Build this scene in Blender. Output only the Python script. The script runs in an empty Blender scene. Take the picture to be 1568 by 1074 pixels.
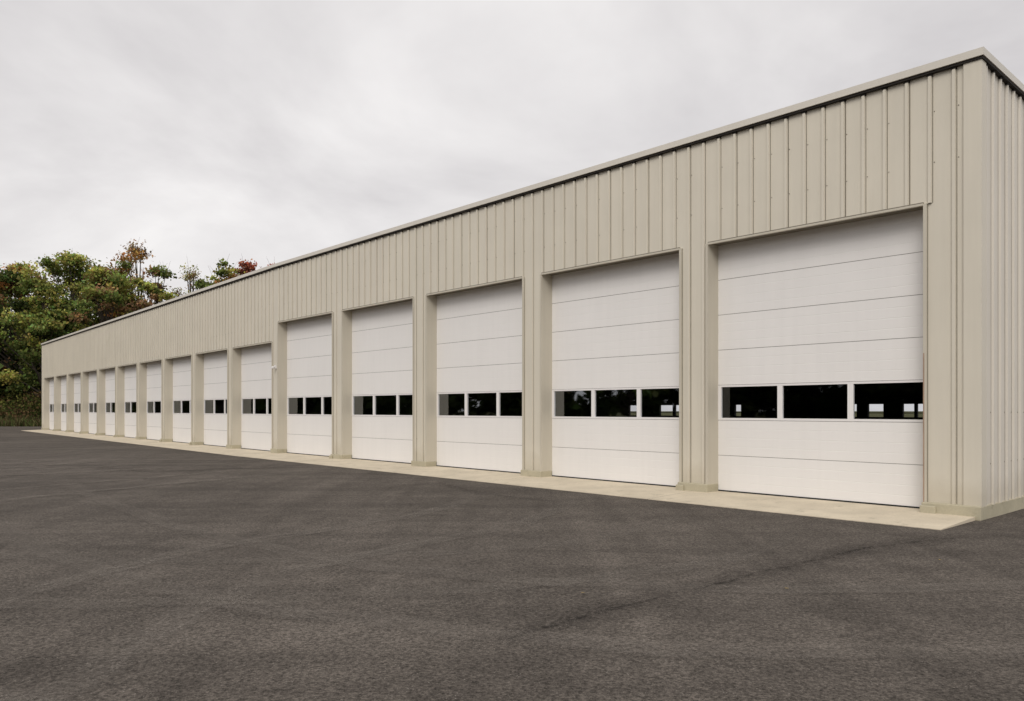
import bpy, math, random, bmesh
import numpy as np
from mathutils import Vector, noise, Matrix
random.seed(7); rng=np.random.default_rng(7)
sc=bpy.context.scene
F=1197.0; CX=784.0; HY=628.0; EYE=1.41

# ------------------------------------------------------------ helpers
def norm2(x,y):
    l=math.hypot(x,y); return (x/l,y/l)
P0=(6.20,10.37); A1=norm2(-310-CX,F); N1=(A1[1],-A1[0])
T1=20.6
P1=(P0[0]+A1[0]*T1,P0[1]+A1[1]*T1); A2=norm2(-235-CX,F); N2=(A2[1],-A2[0])
NM=norm2(N1[0]+N2[0],N1[1]+N2[1])
def P(t,d,z):
    if abs(t-T1)<1e-6:
        return (P1[0]+NM[0]*d,P1[1]+NM[1]*d,z)
    if t<T1: return (P0[0]+A1[0]*t+N1[0]*d,P0[1]+A1[1]*t+N1[1]*d,z)
    s=t-T1
    return (P1[0]+A2[0]*s+N2[0]*d,P1[1]+A2[1]*s+N2[1]*d,z)

class MB:
    def __init__(s): s.v=[]; s.f=[]; s.m=[]
    def quad(s,a,b,c,d,m=0):
        i=len(s.v); s.v+= [a,b,c,d]; s.f.append((i,i+1,i+2,i+3)); s.m.append(m)
    def box(s,t0,t1,d0,d1,z0,z1,m=0,fn=None):
        fn=fn or P
        i=len(s.v)
        for z in (z0,z1):
            s.v+=[fn(t0,d0,z),fn(t1,d0,z),fn(t1,d1,z),fn(t0,d1,z)]
        for q in ((0,3,2,1),(4,5,6,7),(0,1,5,4),(1,2,6,5),(2,3,7,6),(3,0,4,7)):
            s.f.append(tuple(i+k for k in q)); s.m.append(m)
    def long_box(s,t0,t1,d0,d1,z0,z1,m=0):
        if t0<T1<t1:
            s.box(t0,T1,d0,d1,z0,z1,m); s.box(T1,t1,d0,d1,z0,z1,m)
        else: s.box(t0,t1,d0,d1,z0,z1,m)
    def ribs(s,t0,t1,z0,z1,fn=None,m=0,pitch=0.3048,phase=0.0,d=0.0,seam=True,tick=False,far=False):
        fn=fn or P
        pts=[(t0,d)]
        k=math.ceil((t0-phase)/pitch)
        while phase+k*pitch<t1:
            c=phase+k*pitch
            if c-0.04>t0 and c+0.04<t1:
                pts+=[(c-0.027,d),(c-0.019,d-0.034),(c+0.019,d-0.034),(c+0.027,d)]
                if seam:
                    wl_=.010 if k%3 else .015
                    s.quad(fn(c-.028-wl_,d-.001,z0),fn(c-.028,d-.001,z0),fn(c-.028,d-.001,z1),fn(c-.028-wl_,d-.001,z1),1)  # dark strip at every rib: lap line with rib shading painted in
                    if random.random()<.6:
                        for zz in (z0+.55,z0+1.25):
                            if zz<z1: s.box(c-.060,c-.050,d-.006,d+.001,zz,zz+.012,1,fn=fn)
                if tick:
                    s.box(c-.034,c+.034,d-.036,d-.001,z1-.055,z1-.001,2,fn=fn)  # dark block at rib top, painted shadow under the cap
            k+=1
        pts.append((t1,d))
        for (a,da),(b,db) in zip(pts[:-1],pts[1:]):
            s.quad(fn(a,da,z0),fn(b,db,z0),fn(b,db,z1),fn(a,da,z1),m)
    def obj(s,name,mats,parent=None,smooth=False):
        me=bpy.data.meshes.new(name); me.from_pydata(s.v,[],s.f)
        for mt in mats: me.materials.append(mt)
        if any(s.m): me.polygons.foreach_set('material_index',s.m)
        if smooth: me.polygons.foreach_set('use_smooth',[True]*len(me.polygons))
        me.update()
        o=bpy.data.objects.new(name,me); sc.collection.objects.link(o)
        if parent: o.parent=parent
        return o
def empty(name,loc=(0,0,0)):
    e=bpy.data.objects.new(name,None); sc.collection.objects.link(e); e.location=loc; return e

# ------------------------------------------------------------ materials
class NT:
    def __init__(s,name):
        s.mat=bpy.data.materials.new(name); s.mat.use_nodes=True
        s.t=s.mat.node_tree; s.n=s.t.nodes; s.l=s.t.links
        s.b=s.n['Principled BSDF']; s.out=s.n['Material Output']
        s.tc=s.n.new('ShaderNodeTexCoord')
    def new(s,ty,**kw):
        n=s.n.new(ty)
        for k,v in kw.items(): setattr(n,k,v)
        return n
    def noise(s,scale,detail=4,rough=.55,vec=None,dist=0,sc3=None):
        n=s.n.new('ShaderNodeTexNoise'); n.inputs['Scale'].default_value=scale
        n.inputs['Detail'].default_value=detail; n.inputs['Roughness'].default_value=rough
        n.inputs['Distortion'].default_value=dist
        v=vec or s.tc.outputs['Object']
        if sc3:
            mp=s.n.new('ShaderNodeMapping'); mp.inputs['Scale'].default_value=sc3[0]
            mp.inputs['Rotation'].default_value=sc3[1]
            s.l.new(v,mp.inputs['Vector']); v=mp.outputs['Vector']
        s.l.new(v,n.inputs['Vector']); return n.outputs['Fac']
    def ramp(s,fac,stops):
        r=s.n.new('ShaderNodeValToRGB'); e=r.color_ramp.elements
        while len(e)<len(stops): e.new(0.5)
        for el,(p,c) in zip(e,stops):
            el.position=p; el.color=(c,c,c,1) if isinstance(c,(int,float)) else (*c,1)
        s.l.new(fac,r.inputs['Fac']); return r.outputs['Color']
    def mix(s,a,b,fac,mode='MIX'):
        m=s.n.new('ShaderNodeMix'); m.data_type='RGBA'; m.blend_type=mode
        for sock,val in ((m.inputs[6],a),(m.inputs[7],b),(m.inputs[0],fac)):
            if isinstance(val,bpy.types.NodeSocket): s.l.new(val,sock)
            elif isinstance(val,(int,float)): sock.default_value=val if sock==m.inputs[0] else (val,val,val,1)
            else: sock.default_value=(*val,1)
        return m.outputs[2]
    def math(s,op,a,b=0):
        m=s.n.new('ShaderNodeMath'); m.operation=op
        for i,val in enumerate((a,b)):
            if isinstance(val,bpy.types.NodeSocket): s.l.new(val,m.inputs[i])
            else: m.inputs[i].default_value=val
        return m.outputs[0]
    def color(s,c): 
        if isinstance(c,bpy.types.NodeSocket): s.l.new(c,s.b.inputs['Base Color'])
        else: s.b.inputs['Base Color'].default_value=(*c,1)
    def bump(s,h,strength,dist=.01):
        b=s.n.new('ShaderNodeBump'); b.inputs['Strength'].default_value=strength
        b.inputs['Distance'].default_value=dist
        s.l.new(h,b.inputs['Height']); s.l.new(b.outputs['Normal'],s.b.inputs['Normal'])
    def rough(s,r,spec=.5,metal=0):
        s.b.inputs['Roughness'].default_value=r; s.b.inputs['Specular IOR Level'].default_value=spec
        s.b.inputs['Metallic'].default_value=metal

def painted(name,c,rough=.5,dirt=.12,lowdirt=.4,spec=.3):
    m=NT(name)
    n1=m.ramp(m.noise(.8,3),[(.3,1-dirt),(.7,1.0)])
    n2=m.ramp(m.noise(1.0,3,sc3=((9,9,.5),(0,0,0))),[(.3,1-dirt*.7),(.65,1.0)])
    col=m.mix(c,n1,1.0,'MULTIPLY'); col=m.mix(col,n2,1.0,'MULTIPLY')
    if lowdirt:
        sx=m.new('ShaderNodeSeparateXYZ'); m.l.new(m.tc.outputs['Object'],sx.inputs[0])
        h=m.math('ADD',sx.outputs['Z'],m.math('MULTIPLY',m.noise(3,3),-.5))
        fac=m.ramp(h,[(.0,lowdirt),(.3,0.0)])
        col=m.mix(col,tuple(x*.66 for x in (c[0],c[1]*.95,c[2]*.85)),fac)
    m.color(col); m.rough(rough,spec); m.bump(m.noise(1.7,1),.35,.012)
    return m.mat
M_wall=painted('beige_metal_siding',(.72,.67,.565),.5,.06)
M_side=painted('beige_metal_siding_side',(.73,.685,.605),.5,.05)
M_trim=painted('beige_trim',(.60,.555,.46),.5,.06,0)
M_cap=painted('roof_cap_trim',(.71,.67,.595),.45,.05,0)
M_door=painted('white_door_paint',(.87,.85,.83),.5,.03,.0)
M_frame=painted('white_window_frame',(.85,.83,.82),.45,.02,0)
def flat(name,c,rough=.8,spec=.3):
    m=NT(name); m.color(m.mix(c,m.ramp(m.noise(5,2),[(.3,.8),(.7,1.)]),1.,'MULTIPLY')); m.rough(rough,spec); return m.mat
M_dark=flat('dark_gap',(.035,.03,.027))  # near-black colour for the shadow between cap and ribs
M_lap=flat('lap_seam',(.22,.195,.155))  # dark seam lines; also carries painted rib and soffit shade
M_groove=flat('panel_joint',(.25,.24,.23))
M_rubber=flat('rubber_seal',(.02,.02,.02))
M_inner=flat('dark_interior',(.035,.035,.035),.9)
M_roof=flat('roof_sheet',(.35,.34,.31),.6)
M_rust=flat('rusty_trim',(.42,.29,.21),.8)
def concrete(name,c,seams=0):
    m=NT(name)
    a=m.ramp(m.noise(1.3,5,.6),[(.3,.8),(.65,1.)]); b=m.ramp(m.noise(40,3),[(.3,.9),(.7,1.)])
    col=m.mix(c,a,1.,'MULTIPLY'); col=m.mix(col,b,1.,'MULTIPLY')
    st=m.ramp(m.noise(3.5,4,.7),[(.58,0.),(.72,.4)])
    col=m.mix(col,(.19,.17,.12),st)
    m.color(col); m.rough(.9,.2); m.bump(m.noise(60,3),.3,.004); return m.mat
M_conc=concrete('pale_concrete',(.70,.615,.475))
M_foot=concrete('pier_concrete',(.52,.475,.35))
# asphalt
m=NT('asphalt')
big=m.ramp(m.noise(.14,3,.55,dist=.6),[(.32,.86),(.68,1.16)])
mid=m.ramp(m.noise(2.6,4,.65),[(.3,.86),(.7,1.14)])
st1=m.ramp(m.noise(1.0,3,.6,dist=.5,sc3=((.08,1.1,1),(0,0,math.radians(52)))),[(.36,.87),(.64,1.13)])
st2=m.ramp(m.noise(1.0,3,.6,dist=.6,sc3=((1.5,.06,1),(0,0,math.radians(-25)))),[(.36,.90),(.64,1.12)])
fine=m.ramp(m.noise(48,4,.85),[(.36,.30),(.50,1.0),(.64,1.9)])
vor=m.new('ShaderNodeTexVoronoi'); vor.inputs['Scale'].default_value=42; m.l.new(m.tc.outputs['Object'],vor.inputs['Vector'])
spk=m.ramp(vor.outputs['Distance'],[(.13,1.),(.22,0.)])
spm=m.ramp(m.noise(9,4,.7),[(.50,0.),(.60,1.)])
col=m.mix((.097,.084,.072),big,1.,'MULTIPLY')
for x in (mid,st1,st2,fine): col=m.mix(col,x,1.,'MULTIPLY')
f=m.mix(spk,spm,1.,'MULTIPLY')
f=m.mix(f,(.75,.75,.75),1.,'MULTIPLY')
col=m.mix(col,(.32,.29,.255),f)
m.color(col); m.rough(.95,.12); m.bump(m.noise(50,3,.85),.8,.010); M_asph=m.mat
def stain_mat(name,c,amp,lo,hi):
    m=NT(name); at=m.new('ShaderNodeAttribute',attribute_name='Col')
    m.color(m.mix(c,m.ramp(m.noise(50,3,.8),[(.35,.4),(.65,1.6)]),1.,'MULTIPLY')); m.rough(.95,.1)
    tr=m.new('ShaderNodeBsdfTransparent'); mx=m.new('ShaderNodeMixShader')
    sx=m.new('ShaderNodeSeparateColor'); m.l.new(at.outputs['Color'],sx.inputs[0])
    fa=m.math('MULTIPLY',m.math('MULTIPLY',sx.outputs[0],amp),m.math('MULTIPLY',m.ramp(m.noise(1.2,4,.7),[(lo,.0),(hi,1.)]),m.ramp(m.noise(30,3,.8),[(.38,.15),(.6,1.)])))
    m.l.new(fa,mx.inputs[0]); m.l.new(tr.outputs[0],mx.inputs[1]); m.l.new(m.b.outputs[0],mx.inputs[2]); m.l.new(mx.outputs[0],m.out.inputs['Surface']); return m.mat
M_tar=stain_mat('oily_stain',(.034,.030,.027),.95,.30,.58)
M_dust=stain_mat('dusty_tire_track',(.22,.195,.17),.75,.22,.6)
m=NT('rough_grass'); m.color(m.ramp(m.noise(1.2,7,.7),[(.3,(.045,.055,.02)),(.5,(.09,.09,.038)),(.7,(.15,.13,.065))])); m.rough(1,.1); m.bump(m.noise(8,5),.8,.1); M_grass=m.mat
def leafmat(name):
    m=NT(name); at=m.new('ShaderNodeAttribute',attribute_name='Col')
    df=m.new('ShaderNodeBsdfDiffuse'); m.l.new(at.outputs['Color'],df.inputs['Color'])
    tr=m.new('ShaderNodeBsdfTranslucent'); m.l.new(at.outputs['Color'],tr.inputs['Color'])
    mx=m.new('ShaderNodeMixShader'); mx.inputs[0].default_value=.25
    m.l.new(df.outputs[0],mx.inputs[1]); m.l.new(tr.outputs[0],mx.inputs[2]); m.l.new(mx.outputs[0],m.out.inputs['Surface'])
    return m.mat
M_leaf=leafmat('foliage')
M_bark=flat('bark',(.085,.07,.055),.9)
m=NT('window_glass')
tr=m.new('ShaderNodeBsdfTransparent'); tr.inputs['Color'].default_value=(.74,.76,.79,1)
gl=m.new('ShaderNodeBsdfGlossy'); gl.inputs['Roughness'].default_value=.02; gl.inputs['Color'].default_value=(.85,.9,.95,1)
fr=m.new('ShaderNodeFresnel'); fr.inputs['IOR'].default_value=1.55
mx=m.new('ShaderNodeMixShader'); m.l.new(m.math('MINIMUM',fr.outputs[0],.26),mx.inputs[0])
m.l.new(tr.outputs[0],mx.inputs[1]); m.l.new(gl.outputs[0],mx.inputs[2]); m.l.new(mx.outputs[0],m.out.inputs['Surface'])
M_glass=m.mat

# ------------------------------------------------------------ building
TEND=T1+40.2; DEP=14.5; ZR=6.075; CAP=.105
bld=empty('garage_building',(P0[0],P0[1],0))
bpy.context.view_layer.update()
def badd(mb,name,mats,**k):
    o=mb.obj(name,mats,**k); o.parent=bld; o.matrix_parent_inverse=bld.matrix_world.inverted()
    return o
doors=[]
for i in range(5): doors.append((.69+4.07*i,.69+4.07*i+3.48,4.27,7))
for i in range(10): doors.append((T1+.33+3.95*i,T1+.33+3.95*i+3.42,3.66,6))
RD=.29
w=MB()
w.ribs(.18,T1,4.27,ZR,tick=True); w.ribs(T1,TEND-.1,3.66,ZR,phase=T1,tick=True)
edges=[.18]+[e for d in doors for e in (d[0],d[1])]+[TEND-.1]
piers=[(edges[0],edges[1])]+[(edges[2*i],edges[2*i+1]) for i in range(1,len(edges)//2)]
tr=MB(); ft=MB()
for k,(a,b) in enumerate(piers):
    zt=4.27 if b<T1 else 3.66
    if a<T1<b:
        w.ribs(a,T1,.12,4.27,phase=math.ceil(a/.3048)*.3048); w.ribs(T1,b,.12,3.66,phase=T1+.01)
    else:
        ph=0.0 if b<T1 else T1
        w.ribs(a+.046 if k else a,b-.046,.12,zt,phase=ph)
        if k: w.quad(P(a,0,.12),P(a+.046,0,.12),P(a+.046,0,zt),P(a,0,zt))
        w.quad(P(b-.046,0,.12),P(b,0,.12),P(b,0,zt),P(b-.046,0,zt))
    if k>0:
        z1=4.27 if a<T1 else 3.66
        tr.box(a,a+.045,-.036,RD,.10,z1)
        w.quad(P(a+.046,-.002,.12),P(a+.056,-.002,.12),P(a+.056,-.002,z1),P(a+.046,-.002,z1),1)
    if k<len(piers)-1:
        tr.box(b-.045,b,-.036,RD,.10,zt if not (a<T1<b) else 3.66)
        z1=zt if not (a<T1<b) else 3.66
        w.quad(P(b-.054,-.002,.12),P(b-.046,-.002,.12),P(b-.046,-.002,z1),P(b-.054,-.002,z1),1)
    h=.115+.025*random.random()
    e0=a-.0 if k else -.03
    ft.box(e0-.012,b+.012,-.075,RD-.01,-.06,h)
    if random.random()<.75:
        ft.box(b-.12-.1*random.random(),b+.02,-.12,-.075,-.06,h*.7)
for (a,b,h,n) in doors:
    tr.box(a,b,-.038,.012,h-.02,h+.010)
    tr.box(a,b,-.036,.010,h+.010,h+.024,1)
    w.quad(P(a,.012,h),P(b,.012,h),P(b,RD+.02,h),P(a,RD+.02,h),1)  # soffit coloured dark: shade under the lintel put into its colour
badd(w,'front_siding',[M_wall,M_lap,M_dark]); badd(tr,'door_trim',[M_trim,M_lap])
fo=badd(ft,'pier_footing',[M_foot])
bv=fo.modifiers.new('bevel','BEVEL'); bv.width=.015; bv.segments=2
c=MB()
c.box(-.04,.18,-.04,.14,.10,ZR-.03,0); c.box(TEND-.1,TEND,-.04,.14,.10,ZR)
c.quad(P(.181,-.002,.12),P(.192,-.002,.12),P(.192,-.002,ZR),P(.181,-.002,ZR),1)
badd(c,'corner_trim',[M_wall,M_lap])
r=MB(); r.box(.674,.6895,-.0385,-.0362,.12,2.2); badd(r,'rust_streak',[M_rust])
c=MB()
c.long_box(-.06,TEND+.05,-.062,.3,ZR-.028,ZR+.001,2)  # dark strip painted as the shadow line below the cap
c.long_box(-.075,TEND+.055,-.085,.3,ZR+.004,ZR+CAP,0)
def S(t,d,z):
    return (P0[0]+N1[0]*t+A1[0]*d,P0[1]+N1[1]*t+A1[1]*d,z)
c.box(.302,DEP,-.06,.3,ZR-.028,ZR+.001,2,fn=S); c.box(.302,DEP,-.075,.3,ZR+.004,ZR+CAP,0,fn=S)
badd(c,'roof_edge_cap',[M_cap,M_trim,M_dark])
s=MB(); s.ribs(.14,DEP,.12,ZR,fn=S,phase=.2,tick=True); badd(s,'side_siding',[M_side,M_lap,M_dark])
s=MB(); s.box(.0,DEP,-.035,.12,-.06,.12,0,fn=S); badd(s,'side_foundation',[M_foot])
s=MB(); s.ribs(.14,DEP,.0,ZR,seam=False,fn=lambda t,d,z:(P(TEND,0,0)[0]+N2[0]*t-A2[0]*d,P(TEND,0,0)[1]+N2[1]*t-A2[1]*d,z)); badd(s,'end_siding',[M_side])
r=MB()
for (a,b) in ((0,T1),(T1,TEND)):
    r.quad(P(a,.05,ZR+.06),P(b,.05,ZR+.06),P(b,DEP,ZR+.06),P(a,DEP,ZR+.06))
badd(r,'roof_sheet',[M_roof])
i_=MB()
for (a,b) in ((0.13,T1),(T1,TEND-.1)):
    i_.quad(P(a,.33,.0),P(b,.33,.0),P(b,DEP,.0),P(a,DEP,.0))
    i_.quad(P(a,.33,5.9),P(b,.33,5.9),P(b,DEP,5.9),P(a,DEP,5.9))
i_.box(.13,.2,.34,DEP,0,5.9)
i_.box(T1+8,T1+8.1,.34,DEP,0,5.9)
i_.long_box(.2,TEND-.1,RD+.06,RD+.1,4.3,5.9)
for (a,b) in piers: i_.long_box(a,b,RD+.06,RD+.1,0,4.3)
for (a,b,h,n) in doors[5:]: i_.box(a,b,RD+.06,RD+.1,3.6,4.3)
holes=[(5.75,6.12),(6.2,6.55),(7.15,7.65),(8.02,8.2),(12.35,12.62),(14.8,15.35),(15.45,16.1),(17.1,17.7)]
i_.long_box(0,TEND,DEP,DEP+.12,0,1.18); i_.long_box(0,TEND,DEP,DEP+.12,1.60,5.98)
prev=0
for (a,b) in holes+[(TEND,TEND)]:
    i_.long_box(prev,a,DEP,DEP+.12,1.18,1.60); prev=b
badd(i_,'interior_shell',[M_inner])
bk=MB()
for (a,b) in holes: bk.box(a,b,DEP+.02,DEP+.06,1.30,1.325)
badd(bk,'rear_window_rail',[M_frame])

PH=.61
dm=MB(); fr_=MB(); gl_=MB(); rb=MB()
for (a,b,h,n) in doors:
    for k in range(n):
        z0=.012+k*PH; z1=z0+PH
        if k==2:
            fr_.box(a,b,RD-.005,RD+.04,z0+.003,z0+.04); fr_.box(a,b,RD-.005,RD+.04,z1-.035,z1-.003)
            W=b-a; st=[(a,a+.045),(b-.06,b)]
            for q in (1,2):
                cc=a+W*q/3; st.append((cc-.045,cc+.045))
            for (u,v) in st: fr_.box(u,v,RD-.004,RD+.039,z0+.0405,z1-.0355)
            gl_.quad(P(a,RD+.02,z0+.03),P(b,RD+.02,z0+.03),P(b,RD+.02,z1-.03),P(a,RD+.02,z1-.03))
            continue
        prof=[(RD+.014,z0),(RD,z0+.005)]
        for q in (.25,.5,.75):
            zz=z0+PH*q; prof+=[(RD,zz-.006),(RD+.0018,zz),(RD,zz+.006)]
        prof+=[(RD,z1-.005),(RD+.014,z1)]
        for (d0,y0),(d1,y1) in zip(prof[:-1],prof[1:]):
            dm.quad(P(a,d0,y0),P(b,d0,y0),P(b,d1,y1),P(a,d1,y1))
        rb.quad(P(a,RD+.05,z0),P(b,RD+.05,z0),P(b,RD+.05,z1),P(a,RD+.05,z1),1)
    rb.box(a,b,RD-.01,RD+.02,-.01,.020,0)
    for k in range(1,n):
        if k in(2,3): continue
        z=.012+k*PH; rb.box(a,b,RD+.003,RD+.012,z-.005,z+.004,1)
badd(dm,'door_panels',[M_door]); badd(fr_,'door_window_frames',[M_frame]); badd(gl_,'door_glass',[M_glass]); badd(rb,'door_seals',[M_rubber,M_groove])

L=MB()
L.box(T1+.0,T1+.08,-.05,-.002,2.76,2.88)
L.box(T1+.02,T1+.06,-.11,-.05,2.80,2.84)
wl=L.obj('wall_lamp',[M_frame])
bm=bmesh.new(); bm.from_mesh(wl.data)
bmesh.ops.create_uvsphere(bm,u_segments=12,v_segments=8,radius=.045,matrix=Matrix.Translation(P(T1+.04,-.12,2.79))); bm.to_mesh(wl.data); bm.free()

# ------------------------------------------------------------ apron
ap=MB()
e=[0.02]+[d[0]-.3 for d in doors[1:]]+[TEND]
for a,b in zip(e[:-1],e[1:]):
    segs=[(a+.004,b-.004)]
    if a<T1<b: segs=[(a+.004,T1),(T1,b-.004)]
    for (u,v) in segs:
        ap.quad(P(u,RD+.3,-.002),P(v,RD+.3,-.002),P(v,0,-.002),P(u,0,-.002))
        ap.quad(P(u,0,-.002),P(v,0,-.002),P(v,-1.32,-.043),P(u,-1.32,-.043))
        ap.quad(P(u,-1.32,-.043),P(v,-1.32,-.043),P(v,-1.32,-.12),P(u,-1.32,-.12))
ap.quad(P(.024,0,-.002),P(.024,-1.32,-.043),P(.024,-1.32,-.12),P(.024,0,-.12))
ap.obj('concrete_apron',[M_conc])
rp_=MB()
for (a,b) in ((0,T1),(T1,TEND)):
    rp_.quad(P(a,DEP+.13,-.03),P(b,DEP+.13,-.03),P(b,DEP+14,-.03),P(a,DEP+14,-.03))
rp_.obj('rear_concrete_pad',[M_conc])  # unseen pale pad, added so the rear openings look lighter

# ------------------------------------------------------------ ground
def grid(name,x0,x1,y0,y1,nx,ny,hf,mat):
    v=[];f=[]
    for j in range(ny+1):
        for i in range(nx+1):
            x=x0+(x1-x0)*i/nx; y=y0+(y1-y0)*j/ny; v.append((x,y,hf(x,y)))
    for j in range(ny):
        for i in range(nx):
            k=j*(nx+1)+i; f.append((k,k+1,k+nx+2,k+nx+1))
    me=bpy.data.meshes.new(name); me.from_pydata(v,[],f); me.materials.append(mat)
    o=bpy.data.objects.new(name,me); sc.collection.objects.link(o); return o
g=MB(); R=900
g.quad((-R,-R,-.10),(R,-R,-.10),(R,R,-.10),(-R,R,-.10)); g.obj('ground',[M_grass])
def edge_y(x): return 69+1.2*noise.noise(Vector((x*.15,0,3)))
v=[];f=[]; n=90
for i in range(n+1):
    x=-95+165*i/n
    v+=[(x,-45,-.052),(x,20,-.052),(x,edge_y(x),-.052)]
for i in range(n):
    for j in range(2):
        a=i*3+j; f.append((a,a+3,a+4,a+1))
me=bpy.data.meshes.new('asphalt_lot'); me.from_pydata(v,[],f); me.materials.append(M_asph)
o=bpy.data.objects.new('asphalt_lot',me); sc.collection.objects.link(o)
def px(x,y,z=-.05):
    D=(EYE-z)*F/(y-HY); return ((x-CX)/F*D,D)
def strips(name,paths,z0,mat,wob=.06):
    v=[];f=[];c=[]
    for pi,(pts_,wid,st) in enumerate(paths):
        z=z0+pi*.0007
        dense=[]; n_=len(pts_)
        def cr(p0,p1,p2,p3,t):
            return tuple(.5*((2*p1[i])+(-p0[i]+p2[i])*t+(2*p0[i]-5*p1[i]+4*p2[i]-p3[i])*t*t+(-p0[i]+3*p1[i]-3*p2[i]+p3[i])*t**3) for i in (0,1))
        for k in range(n_-1):
            p0=pts_[max(k-1,0)];p1=pts_[k];p2=pts_[k+1];p3=pts_[min(k+2,n_-1)]
            for q in range(14):
                x,y=cr(p0,p1,p2,p3,q/14)
                dense.append((x+wob*noise.noise(Vector((x*2,y*2,pi))),y+wob*noise.noise(Vector((x*2,y*2,9+pi)))))
        N_=len(dense); base=len(v)
        for i,(x,y) in enumerate(dense):
            q=dense[min(i+1,N_-1)]; p=dense[max(i-1,0)]; tx,ty=norm2(q[0]-p[0],q[1]-p[1])
            fade=min(1,i/12,(N_-1-i)/12)*st
            prof=((-1,0),(-.12,.45),(0,1),(.12,.45),(1,0)) if mat is M_tar else ((-1,0),(-.5,.9),(0,.7),(.5,.9),(1,0))
            for o_,c_ in prof:
                v.append((x-ty*wid*o_,y+tx*wid*o_,z)); c.append((c_*fade,)*3+(1,))
        for i in range(N_-1):
            for j in range(4):
                a=base+i*5+j; f.append((a,a+1,a+6,a+5))
    me=bpy.data.meshes.new(name); me.from_pydata(v,[],f); me.materials.append(mat)
    ca=me.color_attributes.new('Col','FLOAT_COLOR','POINT'); ca.data.foreach_set('color',np.array(c).reshape(-1))
    o=bpy.data.objects.new(name,me); sc.collection.objects.link(o)
strips('paving_joint',[([px(740,990),px(850,957),px(950,930),px(1050,905),px(1150,880),px(1250,857),px(1330,840),px(1420,828),px(1500,820)],.28,1.),
   ([px(120,712),px(230,722),px(360,718),px(480,716)],.55,.8),
   ([px(560,752),px(660,742),px(760,758),px(900,775)],.3,.6)],-.0482,M_tar)
tracks=[]
def pair(pp,gap=1.65,wid=.18,st=1.):
    for sgn in (-.5,.5):
        q=[]
        for i,p in enumerate(pp):
            a=pp[max(i-1,0)]; b=pp[min(i+1,len(pp)-1)]; tx,ty=norm2(b[0]-a[0],b[1]-a[1])
            q.append((p[0]-ty*gap*sgn,p[1]+tx*gap*sgn))
        tracks.append((q,wid,st))
pair([P(2.4,-1.6,0)[:2],(1.5,8.2),(-1.2,7.0),(-4.5,6.8),(-9,8.5),(-15,13)],st=.7)
pair([P(6.5,-1.6,0)[:2],(-.6,10.5),(-2.6,7.6),(-3.2,4.8),(-2.9,2.0)],st=.9)
pair([P(14.6,-1.6,0)[:2],(-7,16.5),(-9,12.5),(-8.5,8),(-5.5,4.3),(-1.8,2.2)],st=.9)
pair([P(18.7,-1.6,0)[:2],(-10.5,19),(-15,17),(-22,18),(-32,25)],st=.9)
pair([P(23,-1.6,0)[:2],(-12.5,22),(-14,17),(-12,11),(-8,6.5),(-3,3.2),(2,1.6)],st=.9)
pair([P(35,-3,0)[:2],(-24,26),(-22,18),(-17,10.5),(-9,5)],st=.8)
pair([(9,6.6),(5.5,5.8),(1,5.6),(-3,7.5),(-8,13),(-16,24)],st=.7)
strips('tire_marks',tracks,-.0455+.0,M_dust,.12)

def bank_h(x,y):
    q=min(1,max(0,(y-69.5)/9)); q=q*q*(3-2*q)
    w_=min(1,max(0,(-6-x)/12)); w_=w_*w_*(3-2*w_)
    return -.14+(2.1*q+.5*noise.noise(Vector((x*.12,y*.12,0)))*q)*w_
grid('grass_bank',-130,10,67,130,70,26,bank_h,M_grass)

# ------------------------------------------------------------ foliage
def leaf_mesh(name,cent,cols,size,parent=None,mat=M_leaf):
    n=len(cent)
    u=rng.normal(size=(n,3)); u/=np.linalg.norm(u,axis=1)[:,None]
    w=rng.normal(size=(n,3)); v=np.cross(u,w); v/=np.linalg.norm(v,axis=1)[:,None]
    s=(size*(.6+.8*rng.random(n)))[:,None]
    V=np.empty((n,4,3)); V[:,0]=cent-u*s; V[:,1]=cent-v*s*.65; V[:,2]=cent+u*s; V[:,3]=cent+v*s*.65
    me=bpy.data.meshes.new(name)
    me.vertices.add(n*4); me.vertices.foreach_set('co',V.reshape(-1))
    me.loops.add(n*4); me.loops.foreach_set('vertex_index',np.arange(n*4,dtype=np.int32))
    me.polygons.add(n); me.polygons.foreach_set('loop_start',np.arange(0,n*4,4,dtype=np.int32))
    me.polygons.foreach_set('loop_total',np.full(n,4,dtype=np.int32))
    me.update(calc_edges=True)
    ca=me.color_attributes.new('Col','FLOAT_COLOR','POINT')
    c4=np.ones((n,4,4)); c4[:,:,:3]=cols[:,None,:]; ca.data.foreach_set('color',c4.reshape(-1))
    me.materials.append(mat)
    o=bpy.data.objects.new(name,me); sc.collection.objects.link(o)
    if parent: o.parent=parent
    return o
def tube(mb,p,q,r0,r1,n=6):
    p=Vector(p);q=Vector(q);d=(q-p).normalized(); a=d.orthogonal().normalized(); b=d.cross(a)
    i=len(mb.v)
    for (c,r) in ((p,r0),(q,r1)):
        for k in range(n):
            an=2*math.pi*k/n; mb.v.append(tuple(c+a*math.cos(an)*r+b*math.sin(an)*r))
    for k in range(n):
        mb.f.append((i+k,i+(k+1)%n,i+n+(k+1)%n,i+n+k)); mb.m.append(0)
G=(.17,.21,.06); DG=(.08,.11,.035); YG=(.31,.31,.085); OR=(.40,.21,.07); RD_=(.38,.12,.08); BR=(.28,.18,.09); YE=(.46,.38,.16)
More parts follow.
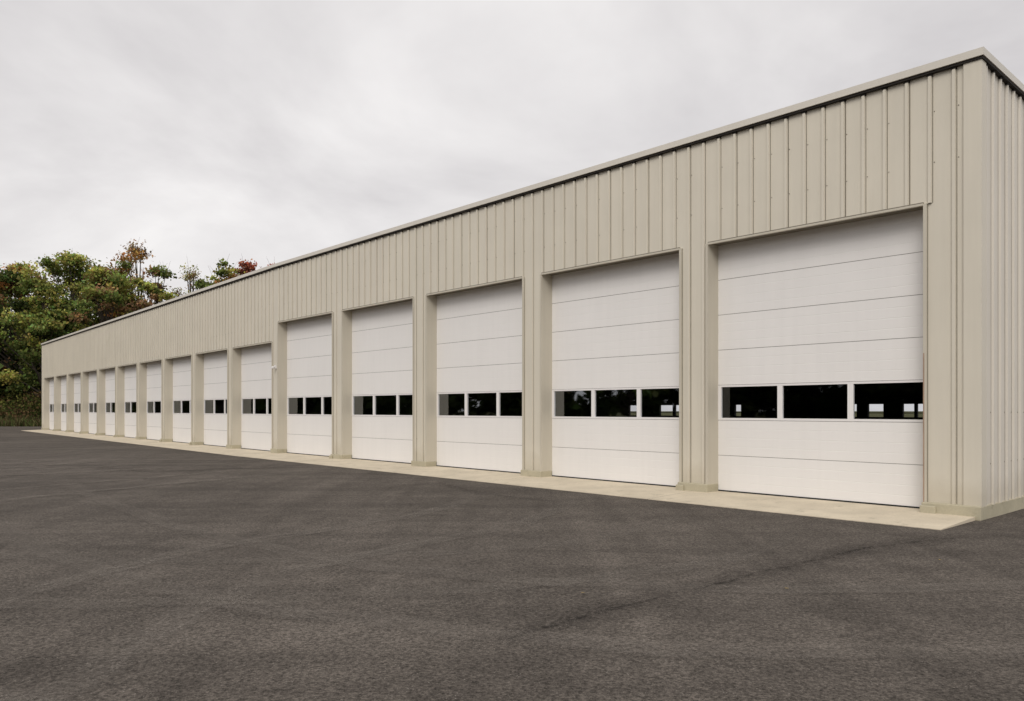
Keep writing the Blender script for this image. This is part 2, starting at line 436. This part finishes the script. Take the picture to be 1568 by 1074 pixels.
def tree(name,x,y,z,H,R,pal,dens=1.0,size=.15,low=.22,nclump=60,perc=None):
    e=empty(name,(x,y,z))
    tb=MB(); top=Vector((rng.normal()*.4,rng.normal()*.4,H*.86))
    pts=[Vector((0,0,-.5))]
    for k in range(1,6):
        q=k/5; pts.append(Vector((top.x*q+rng.normal()*.15,top.y*q+rng.normal()*.15,top.z*q)))
    r=.02*H+.03
    for k in range(5): tube(tb,pts[k],pts[k+1],r*(1-k/5.3),r*(1-(k+1)/5.3))
    C=[];K=[]
    for k in range(nclump):
        q=rng.random()**.8
        zz=low+(1-low)*q
        prof=math.sin(math.pi*min(1,(q*.86+.14)))**.65
        an=rng.random()*6.283; rr=R*prof*(.35+.75*rng.random()**.6)*(1+.35*math.sin(2*an+x)+.15*math.sin(5*an+y))
        c=Vector((math.cos(an)*rr,math.sin(an)*rr,H*zz*(1-.06*rng.random())))
        at=pts[0].lerp(top,max(.15,zz-.25))
        midp=at.lerp(c,.55)+Vector((0,0,.25*rng.normal()))
        tube(tb,at,midp,.09*(1.3-zz)+.02,.05,5); tube(tb,midp,c,.05,.015,5)
        for _ in range(3):
            tube(tb,c.lerp(midp,.3),c+Vector(rng.normal(size=3)*.6)+Vector((0,0,.3)),.018,.006,4)
        nl=int((150+190*rng.random())*dens)
        cr=(.55+.65*rng.random())*R/4.2
        off=rng.normal(size=(nl,3))*np.array([cr*.62,cr*.62,cr*.36])
        C.append(np.array(c)+off)
        pr=pal[int(rng.choice(len(pal),p=perc))]
        br=.55+.75*rng.random()
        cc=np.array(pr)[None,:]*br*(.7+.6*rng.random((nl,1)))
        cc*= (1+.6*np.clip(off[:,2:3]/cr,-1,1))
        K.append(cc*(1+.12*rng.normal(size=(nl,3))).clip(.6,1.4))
    tb.obj('trunk_and_limbs',[M_bark],parent=e)
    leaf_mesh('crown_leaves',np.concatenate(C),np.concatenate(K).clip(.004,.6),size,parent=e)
    return e
def atpx(xp,depth): return (xp-CX)/F*depth
def tpx(name,xp,ytop,depth,R,pal,**k):
    x=atpx(xp,depth); z=bank_h(x,depth)
    H=EYE+(HY-ytop)/F*depth-z
    return tree(name,x,depth,z,H*.97,R,pal,**k)
tpx('maple_tree',-70,395,80,4.6,[DG,G,YG,BR])
tpx('maple_tree',-15,412,84,4.0,[G,OR,BR,OR,DG])
tpx('maple_tree',30,403,79,3.8,[G,DG,BR,OR],perc=[.40,.15,.2,.25])
tpx('oak_tree',70,424,76,3.3,[G,YG,DG,G],low=.1)
tpx('oak_tree',112,380,80,4.3,[G,YG,G,YG],nclump=85)
tpx('oak_tree',165,398,78,3.7,[YG,G,YG,G,BR],nclump=65)
tpx('maple_tree',205,366,83,3.5,[BR,G,OR,BR],dens=.5,nclump=60,size=.13)
tpx('maple_tree',240,400,79,2.5,[G,G,OR,YG,BR])
tpx('birch_tree',293,402,84,2.8,[YE,BR,YG],dens=.22,size=.11,nclump=50)
tpx('maple_tree',342,394,80,2.5,[G,OR,YG,G],nclump=55,dens=.65)
tpx('maple_tree',378,396,83,2.6,[RD_,RD_,G,OR],dens=.5)
tpx('maple_tree',420,399,82,2.2,[RD_,RD_,OR,G],dens=.45)
tpx('oak_tree',470,406,84,3.4,[G,YG,OR])
def mass(name,n,xr,yr,zr,pal,size,hf=bank_h,dark=1,spread=.8):
    nb=n//60; C=[];K=[]
    for _ in range(nb):
        x=xr[0]+(xr[1]-xr[0])*rng.random(); y=yr[0]+(yr[1]-yr[0])*rng.random()
        z=hf(x,y)+zr[0]+(zr[1]-zr[0])*rng.random()**1.2
        off=rng.normal(size=(60,3))*np.array([spread,spread,spread*.7])
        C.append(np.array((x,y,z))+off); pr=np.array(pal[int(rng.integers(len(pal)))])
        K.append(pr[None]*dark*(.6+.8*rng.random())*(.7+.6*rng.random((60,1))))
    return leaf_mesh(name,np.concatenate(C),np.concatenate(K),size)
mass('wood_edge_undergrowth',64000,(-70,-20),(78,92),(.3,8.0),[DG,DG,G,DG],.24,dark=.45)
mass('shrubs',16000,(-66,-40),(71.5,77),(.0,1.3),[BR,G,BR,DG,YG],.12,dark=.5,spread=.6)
def blades(name,n,xr,yr,h,pal,wd=.06):
    x=xr[0]+(xr[1]-xr[0])*rng.random(n); y=yr[0]+(yr[1]-yr[0])*rng.random(n)
    z=np.array([bank_h(a,b) for a,b in zip(x,y)])
    patch=np.array([.55+.9*(.5+noise.noise(Vector((a*.6,b*.6,5)))) for a,b in zip(x,y)])
    hh=h*(.3+.7*rng.random(n))*patch; an=rng.random(n)*3.14; dx=np.cos(an)*wd; dy=np.sin(an)*wd
    lx=rng.normal(size=n)*.5*hh; ly=rng.normal(size=n)*.5*hh
    V=np.empty((n,4,3))
    V[:,0]=np.stack([x-dx,y-dy,z-.05],1); V[:,1]=np.stack([x+dx,y+dy,z-.05],1)
    V[:,2]=np.stack([x+lx+dx*.3,y+ly+dy*.3,z+hh],1); V[:,3]=np.stack([x+lx-dx*.3,y+ly-dy*.3,z+hh],1)
    cols=np.array([pal[i] for i in rng.integers(len(pal),size=n)])*(.7+.6*rng.random((n,1)))
    o=leaf_mesh(name,np.zeros((n,3)),cols,.1); o.data.vertices.foreach_set('co',V.reshape(-1)); o.data.update(); return o
blades('tall_grass',30000,(-75,-36),(69.3,77),.75,[(.11,.13,.045),(.15,.14,.06),(.08,.11,.035),(.16,.14,.07),(.13,.08,.05)])

src=tree('roadside_tree',-34,-58,-.1,13,4.5,[DG,G,G],size=.45,nclump=50,dens=.30,low=.08)  # unseen trees added off camera so the door glass reflects dark
for i in range(34):
    an=math.radians(127+i*5.2); rad=88+6*random.random()
    x=math.cos(an)*rad; y=math.sin(an)*rad
    if y>72: continue
    e=empty('roadside_tree',(x,y,-.1)); e.rotation_euler=(0,0,random.random()*6); s_=.85+.4*random.random(); e.scale=(s_*1.4,s_*1.4,s_)
    for ch in src.children:
        c2=bpy.data.objects.new(ch.name.split('.')[0],ch.data); sc.collection.objects.link(c2); c2.parent=e
C=[];K=[]
for i in range(420):
    an=math.radians(124+180*rng.random()); rad=90+5*rng.random()
    off=rng.normal(size=(45,3))*np.array([1.3,1.3,.9])
    C.append(np.array((math.cos(an)*rad,math.sin(an)*rad,5.2*rng.random()))+off)
    K.append(np.array(DG)[None]*(.5+.7*rng.random())*(.7+.6*rng.random((45,1))))
leaf_mesh('hedgerow',np.concatenate(C),np.concatenate(K),.75)  # unseen ring of bushes, added to darken reflections in the glass

fl=MB()
for (xp,yp) in [(893,912),(1440,861),(1205,905)]:
    x,y=px(xp,yp); a=random.random()*6; s_=.018
    ptsl=[(x+math.cos(a+q)*s_*l,y+math.sin(a+q)*s_*l) for q,l in ((0,1.3),(.9,.8),(1.57,1),(2.4,.7),(3.14,.9),(3.9,.7),(4.7,1),(5.4,.8))]
    i=len(fl.v); fl.v+=[(p_[0],p_[1],-.030+.008*random.random()) for p_ in ptsl]; fl.f.append(tuple(range(i,i+8))); fl.m.append(0)
fl.obj('fallen_leaves',[flat('dry_leaf',(.30,.22,.09),.8)])

# ------------------------------------------------------------ sky / light
wd=bpy.data.worlds.new('World'); sc.world=wd; wd.use_nodes=True
nt=wd.node_tree; N=nt.nodes; Lk=nt.links; N.clear()
out=N.new('ShaderNodeOutputWorld')
SE,SR=math.radians(40),math.radians(195)
sky=N.new('ShaderNodeTexSky'); sky.sky_type='NISHITA'; sky.sun_disc=False; sky.sun_elevation=SE; sky.sun_rotation=SR
b1=N.new('ShaderNodeBackground'); b1.inputs['Strength'].default_value=.09; Lk.new(sky.outputs[0],b1.inputs[0])
tc=N.new('ShaderNodeTexCoord'); sp=N.new('ShaderNodeSeparateXYZ'); Lk.new(tc.outputs['Generated'],sp.inputs[0])
def wm(op,a,b):
    m_=N.new('ShaderNodeMath'); m_.operation=op
    for i,v_ in enumerate((a,b)):
        if isinstance(v_,bpy.types.NodeSocket): Lk.new(v_,m_.inputs[i])
        else: m_.inputs[i].default_value=v_
    return m_.outputs[0]
zc=wm('ADD',wm('MAXIMUM',sp.outputs['Z'],0.0),.22)
cb=N.new('ShaderNodeCombineXYZ'); Lk.new(wm('DIVIDE',sp.outputs['X'],zc),cb.inputs[0]); Lk.new(wm('DIVIDE',sp.outputs['Y'],zc),cb.inputs[1])
nz=N.new('ShaderNodeTexNoise'); nz.inputs['Scale'].default_value=1.2; nz.inputs['Detail'].default_value=6; nz.inputs['Roughness'].default_value=.54; nz.inputs['Distortion'].default_value=.35
Lk.new(cb.outputs[0],nz.inputs['Vector'])
rp=N.new('ShaderNodeValToRGB'); e=rp.color_ramp.elements
e[0].position=.32; e[0].color=(.66,.635,.64,1); e[1].position=.66; e[1].color=(.96,.935,.925,1)
Lk.new(nz.outputs['Fac'],rp.inputs[0])
b2=N.new('ShaderNodeBackground'); b2.inputs['Strength'].default_value=1.0; Lk.new(rp.outputs[0],b2.inputs[0])
mx=N.new('ShaderNodeMixShader'); mx.inputs[0].default_value=.96
Lk.new(b1.outputs[0],mx.inputs[1]); Lk.new(b2.outputs[0],mx.inputs[2]); Lk.new(mx.outputs[0],out.inputs[0])
sl=bpy.data.lights.new('sun','SUN'); sl.energy=1.5; sl.angle=math.radians(30); sl.color=(1,.955,.90)
so=bpy.data.objects.new('sun',sl); sc.collection.objects.link(so)
dirv=Vector((math.sin(SR)*math.cos(SE),math.cos(SR)*math.cos(SE),math.sin(SE)))
so.rotation_euler=dirv.to_track_quat('Z','Y').to_euler(); so.location=dirv*50

# ------------------------------------------------------------ camera
cd=bpy.data.cameras.new('camera'); co=bpy.data.objects.new('camera',cd); sc.collection.objects.link(co)
co.location=(0,0,EYE); co.rotation_euler=(math.radians(90),0,0)
cd.sensor_width=36; cd.lens=F/1568*36; cd.shift_y=(HY-537)/1568; cd.clip_end=3000; cd.clip_start=.05
sc.camera=co
sc.view_settings.view_transform='Standard'; sc.view_settings.look='None'; sc.view_settings.exposure=0
